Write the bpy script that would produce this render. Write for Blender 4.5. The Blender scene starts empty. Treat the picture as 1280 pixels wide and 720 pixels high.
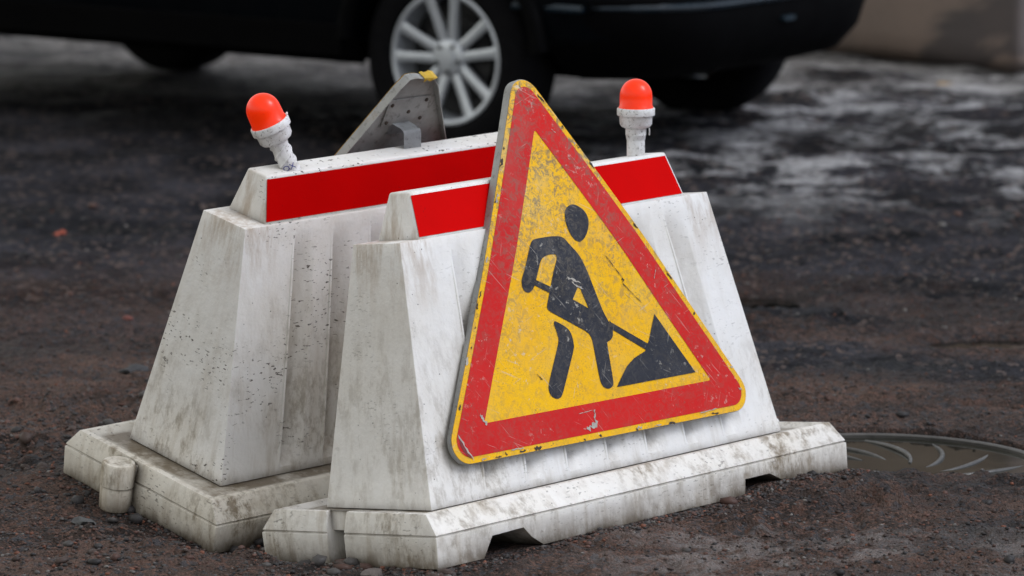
import bpy, bmesh, math, random
import numpy as np
from mathutils import Vector, Matrix, noise as mnoise
from mathutils.geometry import tessellate_polygon
R = math.radians
random.seed(7)
rng = np.random.default_rng(11)
scene = bpy.context.scene
col = scene.collection

# ------------------------------------------------------------------ helpers
def tag(o, label=None, cat=None, group=None, kind=None):
    if label: o['label'] = label
    if cat: o['category'] = cat
    if group: o['group'] = group
    if kind: o['kind'] = kind
    return o

def empty(name, M=None):
    o = bpy.data.objects.new(name, None); col.objects.link(o)
    o.empty_display_size = .1
    if M is not None: o.matrix_world = M
    return o

def link(name, me, mat, parent=None, smooth=None):
    if mat is not None and not me.materials: me.materials.append(mat)
    o = bpy.data.objects.new(name, me); col.objects.link(o)
    if parent is not None: o.parent = parent
    if smooth is not None:
        for p in me.polygons: p.use_smooth = True
        if smooth < 179: me.set_sharp_from_angle(angle=R(smooth))
    return o

def obj(name, bm, mat, parent=None, smooth=None):
    me = bpy.data.meshes.new(name); bm.normal_update(); bm.to_mesh(me); bm.free()
    return link(name, me, mat, parent, smooth)

def box(bm, x0, x1, y0, y1, z0, z1, M=None):
    vs = [bm.verts.new((x, y, z)) for z in (z0, z1) for x, y in ((x0, y0), (x1, y0), (x1, y1), (x0, y1))]
    if M is not None:
        for v in vs: v.co = M @ v.co
    for f in ((3, 2, 1, 0), (4, 5, 6, 7), (0, 1, 5, 4), (1, 2, 6, 5), (2, 3, 7, 6), (3, 0, 4, 7)):
        bm.faces.new([vs[i] for i in f])
    return vs

def loft(bm, rings, cap=True):
    rs = [[bm.verts.new(p) for p in r] for r in rings]
    n = len(rs[0])
    for a, b in zip(rs, rs[1:]):
        for i in range(n):
            j = (i + 1) % n
            bm.faces.new((a[i], a[j], b[j], b[i]))
    if cap:
        bm.faces.new(list(reversed(rs[0]))); bm.faces.new(rs[-1])
    return rs

def rect(hx, hy, z, cx=0, cy=0):
    return [(cx - hx, cy - hy, z), (cx + hx, cy - hy, z), (cx + hx, cy + hy, z), (cx - hx, cy + hy, z)]

def lathe(bm, prof, n=32, M=None, cap=True):
    rings = []
    for r, z in prof:
        ring = []
        for k in range(n):
            a = 2 * math.pi * k / n
            p = Vector((r * math.cos(a), r * math.sin(a), z))
            ring.append(M @ p if M is not None else p)
        rings.append(ring)
    return loft(bm, rings, cap)

def tube(bm, pts, r, n=8, cap=True):
    rings = []
    for i, p in enumerate(pts):
        p = Vector(p)
        a = Vector(pts[max(i - 1, 0)]); b = Vector(pts[min(i + 1, len(pts) - 1)])
        t = (b - a).normalized()
        u = t.cross(Vector((0, 0, 1)))
        if u.length < 1e-3: u = t.cross(Vector((0, 1, 0)))
        u.normalize(); w = u.cross(t)
        rr = r[i] if isinstance(r, (list, tuple)) else r
        rings.append([p + (u * math.cos(2 * math.pi * k / n) + w * math.sin(2 * math.pi * k / n)) * rr for k in range(n)])
    loft(bm, rings, cap)

def tmp_obj(bm):
    bmesh.ops.recalc_face_normals(bm, faces=bm.faces)
    me = bpy.data.meshes.new('cutter'); bm.to_mesh(me); bm.free()
    o = bpy.data.objects.new('cutter', me); col.objects.link(o); return o

def bake(o, cutters=(), unions=(), bevel=0, seg=3, angle=30, smooth=35):
    """boolean + bevel, evaluated down to a plain mesh"""
    for c in unions:
        m = o.modifiers.new('u', 'BOOLEAN'); m.operation = 'UNION'; m.object = c; m.solver = 'EXACT'
    for c in cutters:
        m = o.modifiers.new('b', 'BOOLEAN'); m.operation = 'DIFFERENCE'; m.object = c; m.solver = 'EXACT'
    if bevel:
        m = o.modifiers.new('v', 'BEVEL'); m.width = bevel; m.segments = seg; m.limit_method = 'ANGLE'
        m.angle_limit = R(angle); m.harden_normals = False
    bpy.context.view_layer.update()
    dg = bpy.context.evaluated_depsgraph_get()
    me = bpy.data.meshes.new_from_object(o.evaluated_get(dg))
    old = o.data; mats = [m for m in old.materials]
    o.modifiers.clear(); o.data = me
    me.materials.clear()
    for m in mats: me.materials.append(m)
    for p in me.polygons: p.use_smooth = True; p.material_index = 0
    me.set_sharp_from_angle(angle=R(smooth))
    for c in list(cutters) + list(unions): bpy.data.objects.remove(c)
    return o

# ------------------------------------------------------------------ material kit
class NT:
    def __init__(s, name):
        s.m = bpy.data.materials.new(name); s.m.use_nodes = True
        s.t = s.m.node_tree; s.t.nodes.clear()
        s.out = s.t.nodes.new('ShaderNodeOutputMaterial')
        s.b = s.t.nodes.new('ShaderNodeBsdfPrincipled')
        s.t.links.new(s.b.outputs[0], s.out.inputs[0])
        s.tc = s.t.nodes.new('ShaderNodeTexCoord')
    def L(s, a, b): s.t.links.new(a, b)
    def put(s, sock, v):
        if isinstance(v, bpy.types.NodeSocket): s.L(v, sock)
        elif isinstance(v, (tuple, list)): sock.default_value = tuple(v) if len(v) != 3 or sock.type == 'VECTOR' else (*v, 1)
        else: sock.default_value = v
    def P(s, **k):
        for a, v in k.items(): s.put(s.b.inputs[a.replace('_', ' ')], v)
    def mapping(s, scale=(1, 1, 1), loc=(0, 0, 0), rot=(0, 0, 0), src=None):
        n = s.t.nodes.new('ShaderNodeMapping')
        s.L(src or s.tc.outputs['Object'], n.inputs[0])
        n.inputs['Location'].default_value = loc; n.inputs['Rotation'].default_value = rot; n.inputs['Scale'].default_value = scale
        return n.outputs[0]
    def noise(s, vec=None, scale=5, detail=4, rough=.55, dist=0):
        n = s.t.nodes.new('ShaderNodeTexNoise')
        s.L(vec or s.tc.outputs['Object'], n.inputs['Vector'])
        n.inputs['Scale'].default_value = scale; n.inputs['Detail'].default_value = detail
        n.inputs['Roughness'].default_value = rough; n.inputs['Distortion'].default_value = dist
        return n.outputs['Fac']
    def voro(s, vec=None, scale=5, feature='F1', out='Distance'):
        n = s.t.nodes.new('ShaderNodeTexVoronoi'); n.feature = feature
        s.L(vec or s.tc.outputs['Object'], n.inputs['Vector']); n.inputs['Scale'].default_value = scale
        return n.outputs[out]
    def ramp(s, fac, a, b, lo=0., hi=1.):
        n = s.t.nodes.new('ShaderNodeMapRange'); n.clamp = True
        s.L(fac, n.inputs[0]) ; n.inputs[1].default_value = a; n.inputs[2].default_value = b
        n.inputs[3].default_value = lo; n.inputs[4].default_value = hi
        return n.outputs[0]
    def math(s, op, a, b=0.):
        n = s.t.nodes.new('ShaderNodeMath'); n.operation = op; n.use_clamp = False
        s.put(n.inputs[0], a); s.put(n.inputs[1], b); return n.outputs[0]
    def mix(s, fac, a, b, mode='MIX'):
        n = s.t.nodes.new('ShaderNodeMix'); n.data_type = 'RGBA'; n.blend_type = mode
        s.put(n.inputs[0], fac); s.put(n.inputs[6], a); s.put(n.inputs[7], b); return n.outputs[2]
    def sep(s, src=None):
        n = s.t.nodes.new('ShaderNodeSeparateXYZ'); s.L(src or s.tc.outputs['Object'], n.inputs[0]); return n.outputs
    def bump(s, h, strength=.3, dist=.01):
        n = s.t.nodes.new('ShaderNodeBump'); n.inputs['Strength'].default_value = strength
        n.inputs['Distance'].default_value = dist; s.L(h, n.inputs['Height'])
        s.L(n.outputs[0], s.b.inputs['Normal']); return n.outputs[0]
    def ao(s, dist=.04):
        n = s.t.nodes.new('ShaderNodeAmbientOcclusion'); n.inputs['Distance'].default_value = dist; n.samples = 6
        return n.outputs['AO']

def mat_plastic(name, dirt=1., speck=1., seed=0, tint=(.82, .815, .80)):
    n = NT(name); off = (seed, seed * 2.3, seed * .7)
    v = n.mapping(loc=off)
    z = n.sep()[2]
    low = n.ramp(z, .0, .55, 1., .0)                                     # dirtier towards the ground
    big = n.noise(v, 3.2, 5, .62)
    cloud = n.ramp(big, .42, .78)
    streak = n.noise(n.mapping((26, 26, 1.6), off), 1.0, 5, .65)
    st = n.ramp(streak, .52, .70)
    mott = n.ramp(n.noise(n.mapping((36, 36, 15), off), 1, 6, .75), .47, .62)
    base = n.mix(n.ramp(n.noise(v, 2.0, 3), .3, .7), tint, tuple(c * .92 for c in tint))
    base = n.mix(n.math('MULTIPLY', cloud, .36 * dirt), base, (.48, .41, .29))
    # brown streaks, stronger low down
    f = n.math('MULTIPLY', st, n.math('ADD', n.math('MULTIPLY', low, .30 * dirt), .07 * dirt))
    c = n.mix(f, base, (.28, .21, .12))
    f2 = n.math('MULTIPLY', n.math('MULTIPLY', mott, n.ramp(big, .42, .60)), n.math('ADD', n.math('MULTIPLY', low, .66 * dirt), .10 * dirt))
    c = n.mix(f2, c, (.16, .118, .066))
    # horizontal nicks and pin specks
    sp = n.noise(n.mapping((75, 75, 210), (seed + 3, 1, 2)), 1.0, 2, .5)
    area = n.ramp(n.noise(v, 5.5, 2), .46, .60)
    f3 = n.math('MULTIPLY', n.math('MULTIPLY', n.ramp(sp, .635, .67), area), .85 * speck)
    c = n.mix(f3, c, (.05, .042, .035))
    sp2 = n.ramp(n.voro(v, 46), .055, .085, 1, 0)
    sp2 = n.math('MULTIPLY', sp2, n.ramp(n.noise(v, 9, 1), .52, .58))
    c = n.mix(n.math('MULTIPLY', sp2, .9), c, (.03, .026, .022))
    # hair scratches
    scn = n.noise(n.mapping((1, 1, 1), off, (.4, .7, .9)), 7, 2, .5, 4.5)
    sc = n.ramp(n.math('ABSOLUTE', n.math('SUBTRACT', scn, .5)), .0, .0035, 1, 0)
    c = n.mix(n.math('MULTIPLY', n.math('MULTIPLY', sc, n.ramp(big, .45, .6)), .30 * dirt), c, (.14, .12, .09))
    if 'base' in name:                     # wet silt lying in the recessed deck round the body
        sx_ = n.sep()
        ox = n.ramp(n.math('ABSOLUTE', sx_[0]), .600, .618, 1, 0); oy = n.ramp(n.math('ABSOLUTE', sx_[1]), .196, .212, 1, 0)
        dk = n.math('MULTIPLY', n.math('MULTIPLY', ox, oy), n.ramp(z, .094, .099))
        dk = n.math('MULTIPLY', dk, n.ramp(n.noise(v, 11, 5, .7), .38, .55, .25, 1.))
        c = n.mix(n.math('MULTIPLY', dk, .85), c, (.125, .090, .050))
    if 'base' not in name:
        ux = n.math('DIVIDE', n.sep()[0], n.math('SUBTRACT', .571, n.math('MULTIPLY', z, .130)))
        ph = n.math('FRACT', n.math('MULTIPLY', n.math('ADD', ux, .80), 7 / 1.6))
        vm = n.math('MULTIPLY', n.ramp(ph, .43, .50), n.ramp(ph, .55, .95, 1, 0))
        vm = n.math('MULTIPLY', vm, n.math('MULTIPLY', n.ramp(n.math('ABSOLUTE', ux), .80, .81, 1, 0), n.ramp(z, .55, .64, 1, 0)))
        vm = n.math('MULTIPLY', vm, n.ramp(n.noise(n.mapping((14, 14, 3), off), 1, 5, .7), .36, .62, .15, 1))
        c = n.mix(n.math('MULTIPLY', vm, .34 * dirt), c, (.30, .255, .18))
    if 'base' in name:                     # mud splashed up from the road
        ms_ = n.math('MULTIPLY', n.ramp(z, .0, .055, 1, 0), n.ramp(n.noise(n.mapping((20, 20, 9), off), 1, 6, .72), .40, .58))
        c = n.mix(n.math('MULTIPLY', ms_, .80), c, (.115, .082, .058))
        ms2 = n.math('MULTIPLY', n.ramp(z, .085, .0, 0, 1), .30)
        c = n.mix(ms2, c, (.30, .25, .18))
    else:                                   # rusty brown run-off on the rail ends and upper corners
        ex = n.ramp(n.math('ABSOLUTE', n.sep()[0]), .385, .41)
        rn = n.math('MULTIPLY', n.math('MULTIPLY', ex, n.ramp(z, .50, .64)), n.ramp(n.noise(n.mapping((30, 30, 5), off), 1, 5, .7), .44, .62))
        c = n.mix(n.math('MULTIPLY', rn, .55), c, (.30, .20, .11))
    # grime in the crevices
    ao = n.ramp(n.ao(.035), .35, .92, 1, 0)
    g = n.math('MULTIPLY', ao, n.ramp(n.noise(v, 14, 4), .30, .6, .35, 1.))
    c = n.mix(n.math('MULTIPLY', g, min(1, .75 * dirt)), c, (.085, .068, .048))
    n.P(Base_Color=c, Roughness=n.ramp(big, .3, .7, .34, .52), Specular_IOR_Level=.42)
    n.b.inputs['Subsurface Weight'].default_value = .18
    n.b.inputs['Subsurface Radius'].default_value = (.02, .018, .015)
    n.b.inputs['Subsurface Scale'].default_value = 1
    h = n.math('ADD', n.noise(v, 9, 4), n.math('MULTIPLY', n.noise(v, 150, 3), .12))
    n.bump(h, .45, .012)
    return n.m

def mat_strip(name, c0, c1, seed=0):
    n = NT(name); v = n.mapping(loc=(seed, 0, seed))
    c = n.mix(n.ramp(n.noise(v, 7, 4), .3, .75), c0, c1)
    sm = n.ramp(n.noise(n.mapping((8, 8, 30), (seed, 2, 1)), 1, 4, .7), .66, .8)
    c = n.mix(n.math('MULTIPLY', sm, .22), c, (.13, .006, .005))
    sp = n.ramp(n.noise(v, 160, 2), .70, .74)
    c = n.mix(n.math('MULTIPLY', sp, .5), c, (.12, .01, .01))
    n.P(Base_Color=c, Roughness=.5, Specular_IOR_Level=.02)
    n.bump(n.noise(v, 70, 2), .06, .003)
    return n.m

def mat_sign(name, base, var, worn, wearc=(.42, .40, .36), seed=0., strk=0.):
    """retroreflective sheet: faded, scuffed, grime-flecked"""
    n = NT(name); v = n.mapping(loc=(seed, seed, seed))
    obj0 = n.tc.outputs['Object']
    c = n.mix(n.ramp(n.noise(v, 5, 4), .35, .7), base, var)
    hgt = n.sep()[2]
    up = n.ramp(hgt, .18, .62, .30, 1.0)                      # the upper half is the more worn one
    grime = n.ramp(n.noise(obj0, 9, 5, .7), .36, .55)
    fleck = n.ramp(n.noise(obj0, 60, 5, .78, .8), .47, .57)
    c = n.mix(n.math('MULTIPLY', n.math('MULTIPLY', grime, fleck), n.math('MULTIPLY', up, .78 * worn)), c, (.15, .13, .10))
    haze = n.ramp(n.noise(n.mapping(loc=(4, 4, 9)), 7, 6, .75), .46, .66)
    c = n.mix(n.math('MULTIPLY', haze, n.math('MULTIPLY', up, .38 * worn)), c, wearc)
    fine = n.ramp(n.noise(obj0, 260, 2, .6), .58, .68)
    c = n.mix(n.math('MULTIPLY', n.math('MULTIPLY', fine, n.ramp(n.noise(obj0, 14, 3), .42, .6)), .60 * worn), c, (.12, .10, .07))
    wob = n.noise(n.mapping(loc=(1, 5, 2)), 30, 2, .5, 1.4)
    ring = n.ramp(n.math('ABSOLUTE', n.math('SUBTRACT', wob, .5)), .0, .014, 1, 0)
    patch = n.ramp(n.noise(n.mapping(loc=(8, 1, 3)), 5, 3), .46, .60)
    c = n.mix(n.math('MULTIPLY', n.math('MULTIPLY', ring, patch), n.math('MULTIPLY', up, .75 * worn)), c, (.14, .12, .10))
    pale = n.ramp(n.noise(n.mapping(loc=(2, 9, 4)), 60, 4, .7), .60, .66)
    c = n.mix(n.math('MULTIPLY', n.math('MULTIPLY', pale, n.ramp(n.noise(n.mapping(loc=(5, 5, 1)), 6, 2), .45, .6)), .6 * worn), c, (.60, .57, .50))
    # bright scuffs along one direction
    for rt, s_, th in ((1.1, 1.0, .745), (-.45, 2.2, .755), (.35, 3.1, .765), (2.2, 4.4, .755)):
        s1 = n.noise(n.mapping((9, 9, 210), (s_, s_, s_), (0, 0, 0), n.mapping(rot=(0, rt, 0))), 1, 2, .5)
        m = n.math('MULTIPLY', n.ramp(s1, th - .07, th - .03), n.ramp(n.noise(n.mapping(loc=(s_, 0, 0)), 7, 1), .44, .54))
        c = n.mix(n.math('MULTIPLY', m, .32), c, (.55, .52, .47))
    dots = n.ramp(n.voro(obj0, 75), .05, .09, 1, 0)
    dots = n.math('MULTIPLY', dots, n.ramp(n.noise(obj0, 16, 1), .55, .60))
    c = n.mix(n.math('MULTIPLY', dots, .7), c, (.09, .075, .055))
    n.P(Base_Color=c, Roughness=n.ramp(n.noise(obj0, 12, 4), .3, .7, .40, .60), Specular_IOR_Level=.16)
    n.bump(n.math('ADD', n.noise(obj0, 7, 3), n.math('MULTIPLY', n.noise(obj0, 180, 2), .06)), .12, .006)
    return n.m

def mat_simple(name, colr, rough=.5, metal=0., var=.0, vs=8, bump=0., bs=80, spec=.5):
    n = NT(name)
    c = n.mix(n.ramp(n.noise(scale=vs, detail=5, rough=.65), .35, .7), colr, tuple(x * (1 - var) for x in colr))
    n.P(Base_Color=c, Roughness=n.ramp(n.noise(scale=vs * 2, detail=4), .3, .7, max(.02, rough - .08), min(1, rough + .08)), Metallic=metal, Specular_IOR_Level=spec)
    if bump: n.bump(n.noise(scale=bs, detail=3), bump, .004)
    return n.m

def mat_zinc(name, base=(.22, .225, .22), rust=.5):
    n = NT(name)
    c = n.mix(n.ramp(n.noise(scale=6, detail=6, rough=.7), .35, .7), base, tuple(x * .55 for x in base))
    c = n.mix(n.math('MULTIPLY', n.ramp(n.noise(scale=60, detail=4, rough=.7), .55, .7), .6), c, (.05, .045, .04))
    c = n.mix(n.math('MULTIPLY', n.ramp(n.noise(n.mapping(loc=(3, 3, 3)), 14, 5, .7), .58, .72), rust), c, (.16, .09, .035))
    n.P(Base_Color=c, Roughness=.5, Metallic=.25, Specular_IOR_Level=.4)
    n.bump(n.noise(scale=40, detail=4), .12, .004)
    return n.m

M = {}
M['plastic_a'] = mat_plastic('white_plastic_front', .85, .38, 3.1)
M['plastic_b'] = mat_plastic('white_plastic_rear', 1.15, 1.25, 8.4, (.78, .775, .76))
M['plastic_base_a'] = mat_plastic('white_plastic_front_base', 1.3, .6, 5.2, (.78, .765, .73))
M['plastic_base_b'] = mat_plastic('white_plastic_rear_base', 1.35, .8, 1.7, (.74, .71, .64))
M['strip_a'] = mat_strip('red_strip_bright', (.62, .001, .001), (.54, .001, .001), 1)
M['strip_b'] = mat_strip('red_strip_deep', (.46, .0002, .0004), (.41, .0002, .0004), 4)
M['yellow'] = mat_sign('sign_yellow', (.88, .50, .002), (.84, .43, .002), 1.15, (.55, .46, .25))
M['red'] = mat_sign('sign_red', (.60, .010, .008), (.52, .009, .009), .8, (.42, .11, .09), .3)
M['black'] = mat_sign('sign_black', (.026, .029, .040), (.016, .018, .026), .9, (.13, .14, .165), .6)
M['scratch'] = mat_simple('bare_metal_scratch', (.46, .43, .38), .5, 0, .4, 60)
M['scrape_red'] = mat_simple('dark_red_peel', (.22, .012, .010), .5, 0, .5, 60)
M['zinc'] = mat_zinc('galvanised_steel', (.34, .345, .33), .45)
M['zinc_light'] = mat_zinc('bright_bracket_steel', (.50, .52, .53), .08)
M['hole'] = mat_simple('rusty_rivet', (.035, .024, .016), .7)
M['yellow_flange'] = mat_simple('yellow_flange', (.62, .40, .03), .5, 0, .5, 30)
M['iron'] = mat_simple('wet_cast_iron', (.052, .050, .048), .32, .0, .45, 14, .25, 90, .6)
M['iron_rib'] = mat_simple('worn_iron_rib', (.075, .072, .066), .36, .0, .5, 20, .25, 90, .6)
M['rubber'] = mat_simple('tyre_rubber', (.005, .005, .006), .85, 0, .3, 12, .2, 60, .08)
M['alloy'] = mat_simple('alloy_rim', (.60, .64, .69), .38, .45, .25, 5)
M['alloy_dark'] = mat_simple('brake_dark', (.010, .010, .011), .6, .0, .3, 9)
M['paint'] = mat_simple('dark_car_paint', (.0012, .002, .0032), .30, 0, .3, 3, 0, 80, .12)
M['trim'] = mat_simple('black_trim', (.0018, .0018, .0022), .75, 0, .3, 6, 0, 80, .05)
M['chrome'] = mat_simple('dim_metal', (.10, .11, .12), .35, .8, .2)
M['glass_dark'] = mat_simple('tinted_glass', (.004, .005, .006), .06, 0, 0, 5, 0, 80, .5)
M['lamp_glass'] = mat_simple('headlight_glass', (.05, .06, .07), .1, 0, .2)
def mat_lens():
    n = NT('orange_red_lens')
    c = n.mix(n.ramp(n.noise(scale=18, detail=3), .3, .7), (1.0, .040, .002), (.95, .030, .001))
    c = n.mix(n.math('MULTIPLY', n.ramp(n.voro(scale=90), .10, .16, 1, 0), n.ramp(n.noise(scale=24, detail=1), .5, .56)), c, (.25, .02, .01))
    n.P(Base_Color=c, Roughness=.28, Specular_IOR_Level=.3)
    n.b.inputs['Subsurface Weight'].default_value = .35
    n.b.inputs['Subsurface Radius'].default_value = (.05, .008, .002)
    n.b.inputs['Subsurface Scale'].default_value = 1.
    n.b.inputs['Coat Weight'].default_value = .08
    n.b.inputs['Emission Color'].default_value = (1, .035, .001, 1); n.b.inputs['Emission Strength'].default_value = .22   # faint glow added to brighten the unlit lens
    return n.m
M['lens'] = mat_lens()
def mat_collar():
    n = NT('grubby_white_collar')
    c = n.mix(n.ramp(n.noise(scale=40, detail=5, rough=.7), .45, .7), (.74, .745, .75), (.50, .48, .45))
    c = n.mix(n.ramp(n.noise(scale=170, detail=3, rough=.6), .60, .68, 0, .85), c, (.06, .05, .045))
    n.P(Base_Color=c, Roughness=.45); n.bump(n.noise(scale=120, detail=3), .2, .003)
    return n.m
M['collar'] = mat_collar()
M['blue_ink'] = mat_simple('blue_ink', (.03, .04, .22), .6)

def mat_ground():
    n = NT('road_surface')
    s = n.sep(); X, Y, Z = s[0], s[1], s[2]
    v = n.tc.outputs['Object']
    wob = n.math('MULTIPLY', n.math('SUBTRACT', n.noise(scale=.9, detail=4), .5), 1.6)
    Yw = n.math('ADD', Y, wob)
    # near: reddish brown grit   far: blue-grey worn asphalt
    grit = n.voro(scale=150, out='Color'); gs = n.sep(grit)[0]
    tone = n.noise(scale=2.2, detail=6, rough=.65)
    near = n.mix(n.ramp(tone, .38, .62), (.038, .028, .024), (.150, .100, .080))
    gs2 = n.sep(n.voro(n.mapping(loc=(4, 2, 0)), 62, out='Color'))
    near = n.mix(n.math('MULTIPLY', n.ramp(gs2[0], .74, .80), .7), near, (.15, .085, .065))
    near = n.mix(n.math('MULTIPLY', n.ramp(gs2[1], .78, .84), .7), near, (.085, .088, .098))
    near = n.mix(n.math('MULTIPLY', n.ramp(gs, .78, .88), .8), near, (.20, .115, .088))
    near = n.mix(n.math('MULTIPLY', n.ramp(gs, .0, .20, 1, 0), .85), near, (.012, .011, .011))
    agg = n.sep(n.voro(n.mapping((1, .8, 1)), 52, out='Color'))
    mot = n.noise(n.mapping((.8, .8, 1)), 2.6, 8, .72)
    far = n.mix(n.ramp(mot, .40, .62), (.007, .008, .011), (.060, .058, .070))
    far = n.mix(n.math('MULTIPLY', n.ramp(agg[1], .82, .92), .75), far, (.17, .13, .115))
    far = n.mix(n.math('MULTIPLY', n.ramp(agg[0], .0, .18, 1, 0), .85), far, (.012, .012, .014))
    t = n.ramp(Yw, 11.0, 13.2)
    blue = n.math('MULTIPLY', n.ramp(n.noise(n.mapping((.5, .8, 1), (3, 3, 3)), 1.7, 4), .47, .56), n.ramp(Yw, 10.4, 11.0))
    t = n.math('MAXIMUM', t, n.math('MULTIPLY', blue, n.ramp(X, -.2, .5)))
    c = n.mix(t, near, far)
    # pale dried scrapes near the lower right, and pale slush smears far right
    sm = n.noise(n.mapping((1.0, 1.0, 1), (2, 7, 0)), 2.2, 11, .74, 0)
    smf = n.ramp(n.noise(scale=26, detail=5, rough=.75), .36, .60, .25, 1)
    rt = n.math('MULTIPLY', n.ramp(X, -.6, .9), n.ramp(Y, 13.4, 15.0))
    c = n.mix(n.math('MULTIPLY', n.ramp(sm, .48, .57), n.math('MULTIPLY', n.math('MULTIPLY', rt, smf), .9)), c, (.85, .85, .87))
    beyond = n.math('MULTIPLY', n.ramp(Y, 17.0, 17.6), n.ramp(sm, .38, .54))
    c = n.mix(n.math('MULTIPLY', n.math('MULTIPLY', beyond, smf), .9), c, (.50, .48, .46))
    lr = n.math('MULTIPLY', n.ramp(X, -.05, .35), n.ramp(Y, 9.15, 9.3, 1, 0))
    sm2 = n.noise(n.mapping((2.2, 3.0, 1), (5, 2, 0)), 2.0, 6, .7, .4)
    c = n.mix(n.math('MULTIPLY', n.ramp(sm2, .46, .58), n.math('MULTIPLY', lr, .7)), c, (.30, .275, .265))
    # damp dark bands
    dm = n.noise(n.mapping((.55, 1.0, 1), (9, 3, 0)), 1.5, 6, .65)
    damp = n.ramp(dm, .50, .60)
    c = n.mix(n.math('MULTIPLY', damp, .55), c, (.011, .011, .013))
    wetz = n.ramp(Z, -.030, .002, 1, 0)
    c = n.mix(n.math('MULTIPLY', wetz, .5), c, (.014, .011, .010))
    rough = n.math('SUBTRACT', .82, n.math('MULTIPLY', damp, .28))
    n.P(Base_Color=c, Roughness=rough, Specular_IOR_Level=n.ramp(Y, 10.5, 13.5, .24, .10))
    dome = n.voro(scale=150); dome2 = n.voro(n.mapping(loc=(3, 1, 0)), 62)
    h = n.math('ADD', n.math('MULTIPLY', n.noise(scale=95, detail=5, rough=.75), 1.), n.math('MULTIPLY', gs, .3))
    h = n.math('ADD', h, n.math('MULTIPLY', n.noise(scale=18, detail=4, rough=.6), 1.6))
    h = n.math('SUBTRACT', h, n.math('ADD', n.math('MULTIPLY', dome, .8), n.math('MULTIPLY', dome2, .7)))
    n.bump(h, 1.0, .016)
    return n.m
M['ground'] = mat_ground()

def mat_water(nm='muddy_water', c0=(.016, .017, .012), c1=(.040, .038, .028)):
    n = NT(nm)
    c = n.mix(n.ramp(n.noise(scale=7, detail=5), .35, .65), c0, c1)
    n.P(Base_Color=c, Roughness=.06, Specular_IOR_Level=.5, IOR=1.33)
    n.b.inputs['Transmission Weight'].default_value = .35
    n.bump(n.noise(scale=7, detail=2), .03, .01)
    return n.m
M['water'] = mat_water(); M['dark_water'] = mat_water('dark_water', (.006, .006, .004), (.010, .009, .006))

def mat_gravel():
    n = NT('gravel_grains')
    a = n.t.nodes.new('ShaderNodeVertexColor'); a.layer_name = 'Col'
    c = n.mix(n.ramp(n.noise(scale=120, detail=3), .3, .7), a.outputs[0], (.02, .018, .017), 'MIX')
    n.P(Base_Color=n.mix(.35, a.outputs[0], c), Roughness=.6, Specular_IOR_Level=.35)
    return n.m
M['gravel'] = mat_gravel()

def mat_concrete():
    n = NT('stained_beige_concrete')
    c = n.mix(n.ramp(n.noise(scale=2.5, detail=6, rough=.65), .3, .7), (.36, .27, .22), (.27, .215, .18))
    st = n.ramp(n.noise(n.mapping((.9, .9, 2.2), (1.2, .3, .6)), 1.4, 4, .6, .6), .50, .60)
    c = n.mix(n.math('MULTIPLY', st, .75), c, (.075, .072, .078))
    z = n.sep()[2]
    c = n.mix(n.ramp(n.math('ADD', z, n.math('MULTIPLY', n.noise(scale=3, detail=4), .12)), .03, .14, .8, 0), c, (.028, .022, .019))  # shadow along the foot painted into the concrete colour
    n.P(Base_Color=c, Roughness=.85); n.bump(n.noise(scale=30, detail=5), .4, .01)
    return n.m
M['concrete'] = mat_concrete()

# ------------------------------------------------------------------ poses (metres; y runs away from the viewer)
def pose(T, yaw, tilt, pit):
    return Matrix.Translation(T) @ Matrix.Rotation(yaw, 4, 'Z') @ Matrix.Rotation(pit, 4, 'Y') @ Matrix.Rotation(tilt, 4, 'X')
PA = pose((0.1178, 9.4537, -.0192), .79263, -.12681, -.01414)   # fitted below: (yaw, tilt, pitch)
PB = pose((-0.3574, 9.9021, -.0007), .75408, .19425, -.02154)

# ------------------------------------------------------------------ ground height field
def vnoise(x, y, seed):
    xi = np.floor(x).astype(np.int64); yi = np.floor(y).astype(np.int64)
    fx = x - xi; fy = y - yi
    fx = fx * fx * (3 - 2 * fx); fy = fy * fy * (3 - 2 * fy)
    def h(a, b):
        n = (a * 374761393 + b * 668265263 + seed * 974711) & 0xffffffff
        n = ((n ^ (n >> 13)) * 1274126177) & 0xffffffff
        return ((n ^ (n >> 16)) & 0xffff) / 65535.
    return (h(xi, yi) * (1 - fx) + h(xi + 1, yi) * fx) * (1 - fy) + (h(xi, yi + 1) * (1 - fx) + h(xi + 1, yi + 1) * fx) * fy
def fbm(x, y, seed, oct=4, g=.5):
    s = 0; a = 1; t = 0
    for i in range(oct):
        s = s + a * (vnoise(x * 2 ** i, y * 2 ** i, seed + i) - .5); t += a; a *= g
    return s / t * 2
def ss(x, a, b):
    t = np.clip((x - a) / (b - a), 0, 1); return t * t * (3 - 2 * t)
MH = (0.845, 9.90); MHR = .42
PUD = [(.66, 12.28, .20, .16), (1.33, 11.58, .26, .12)]
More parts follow.
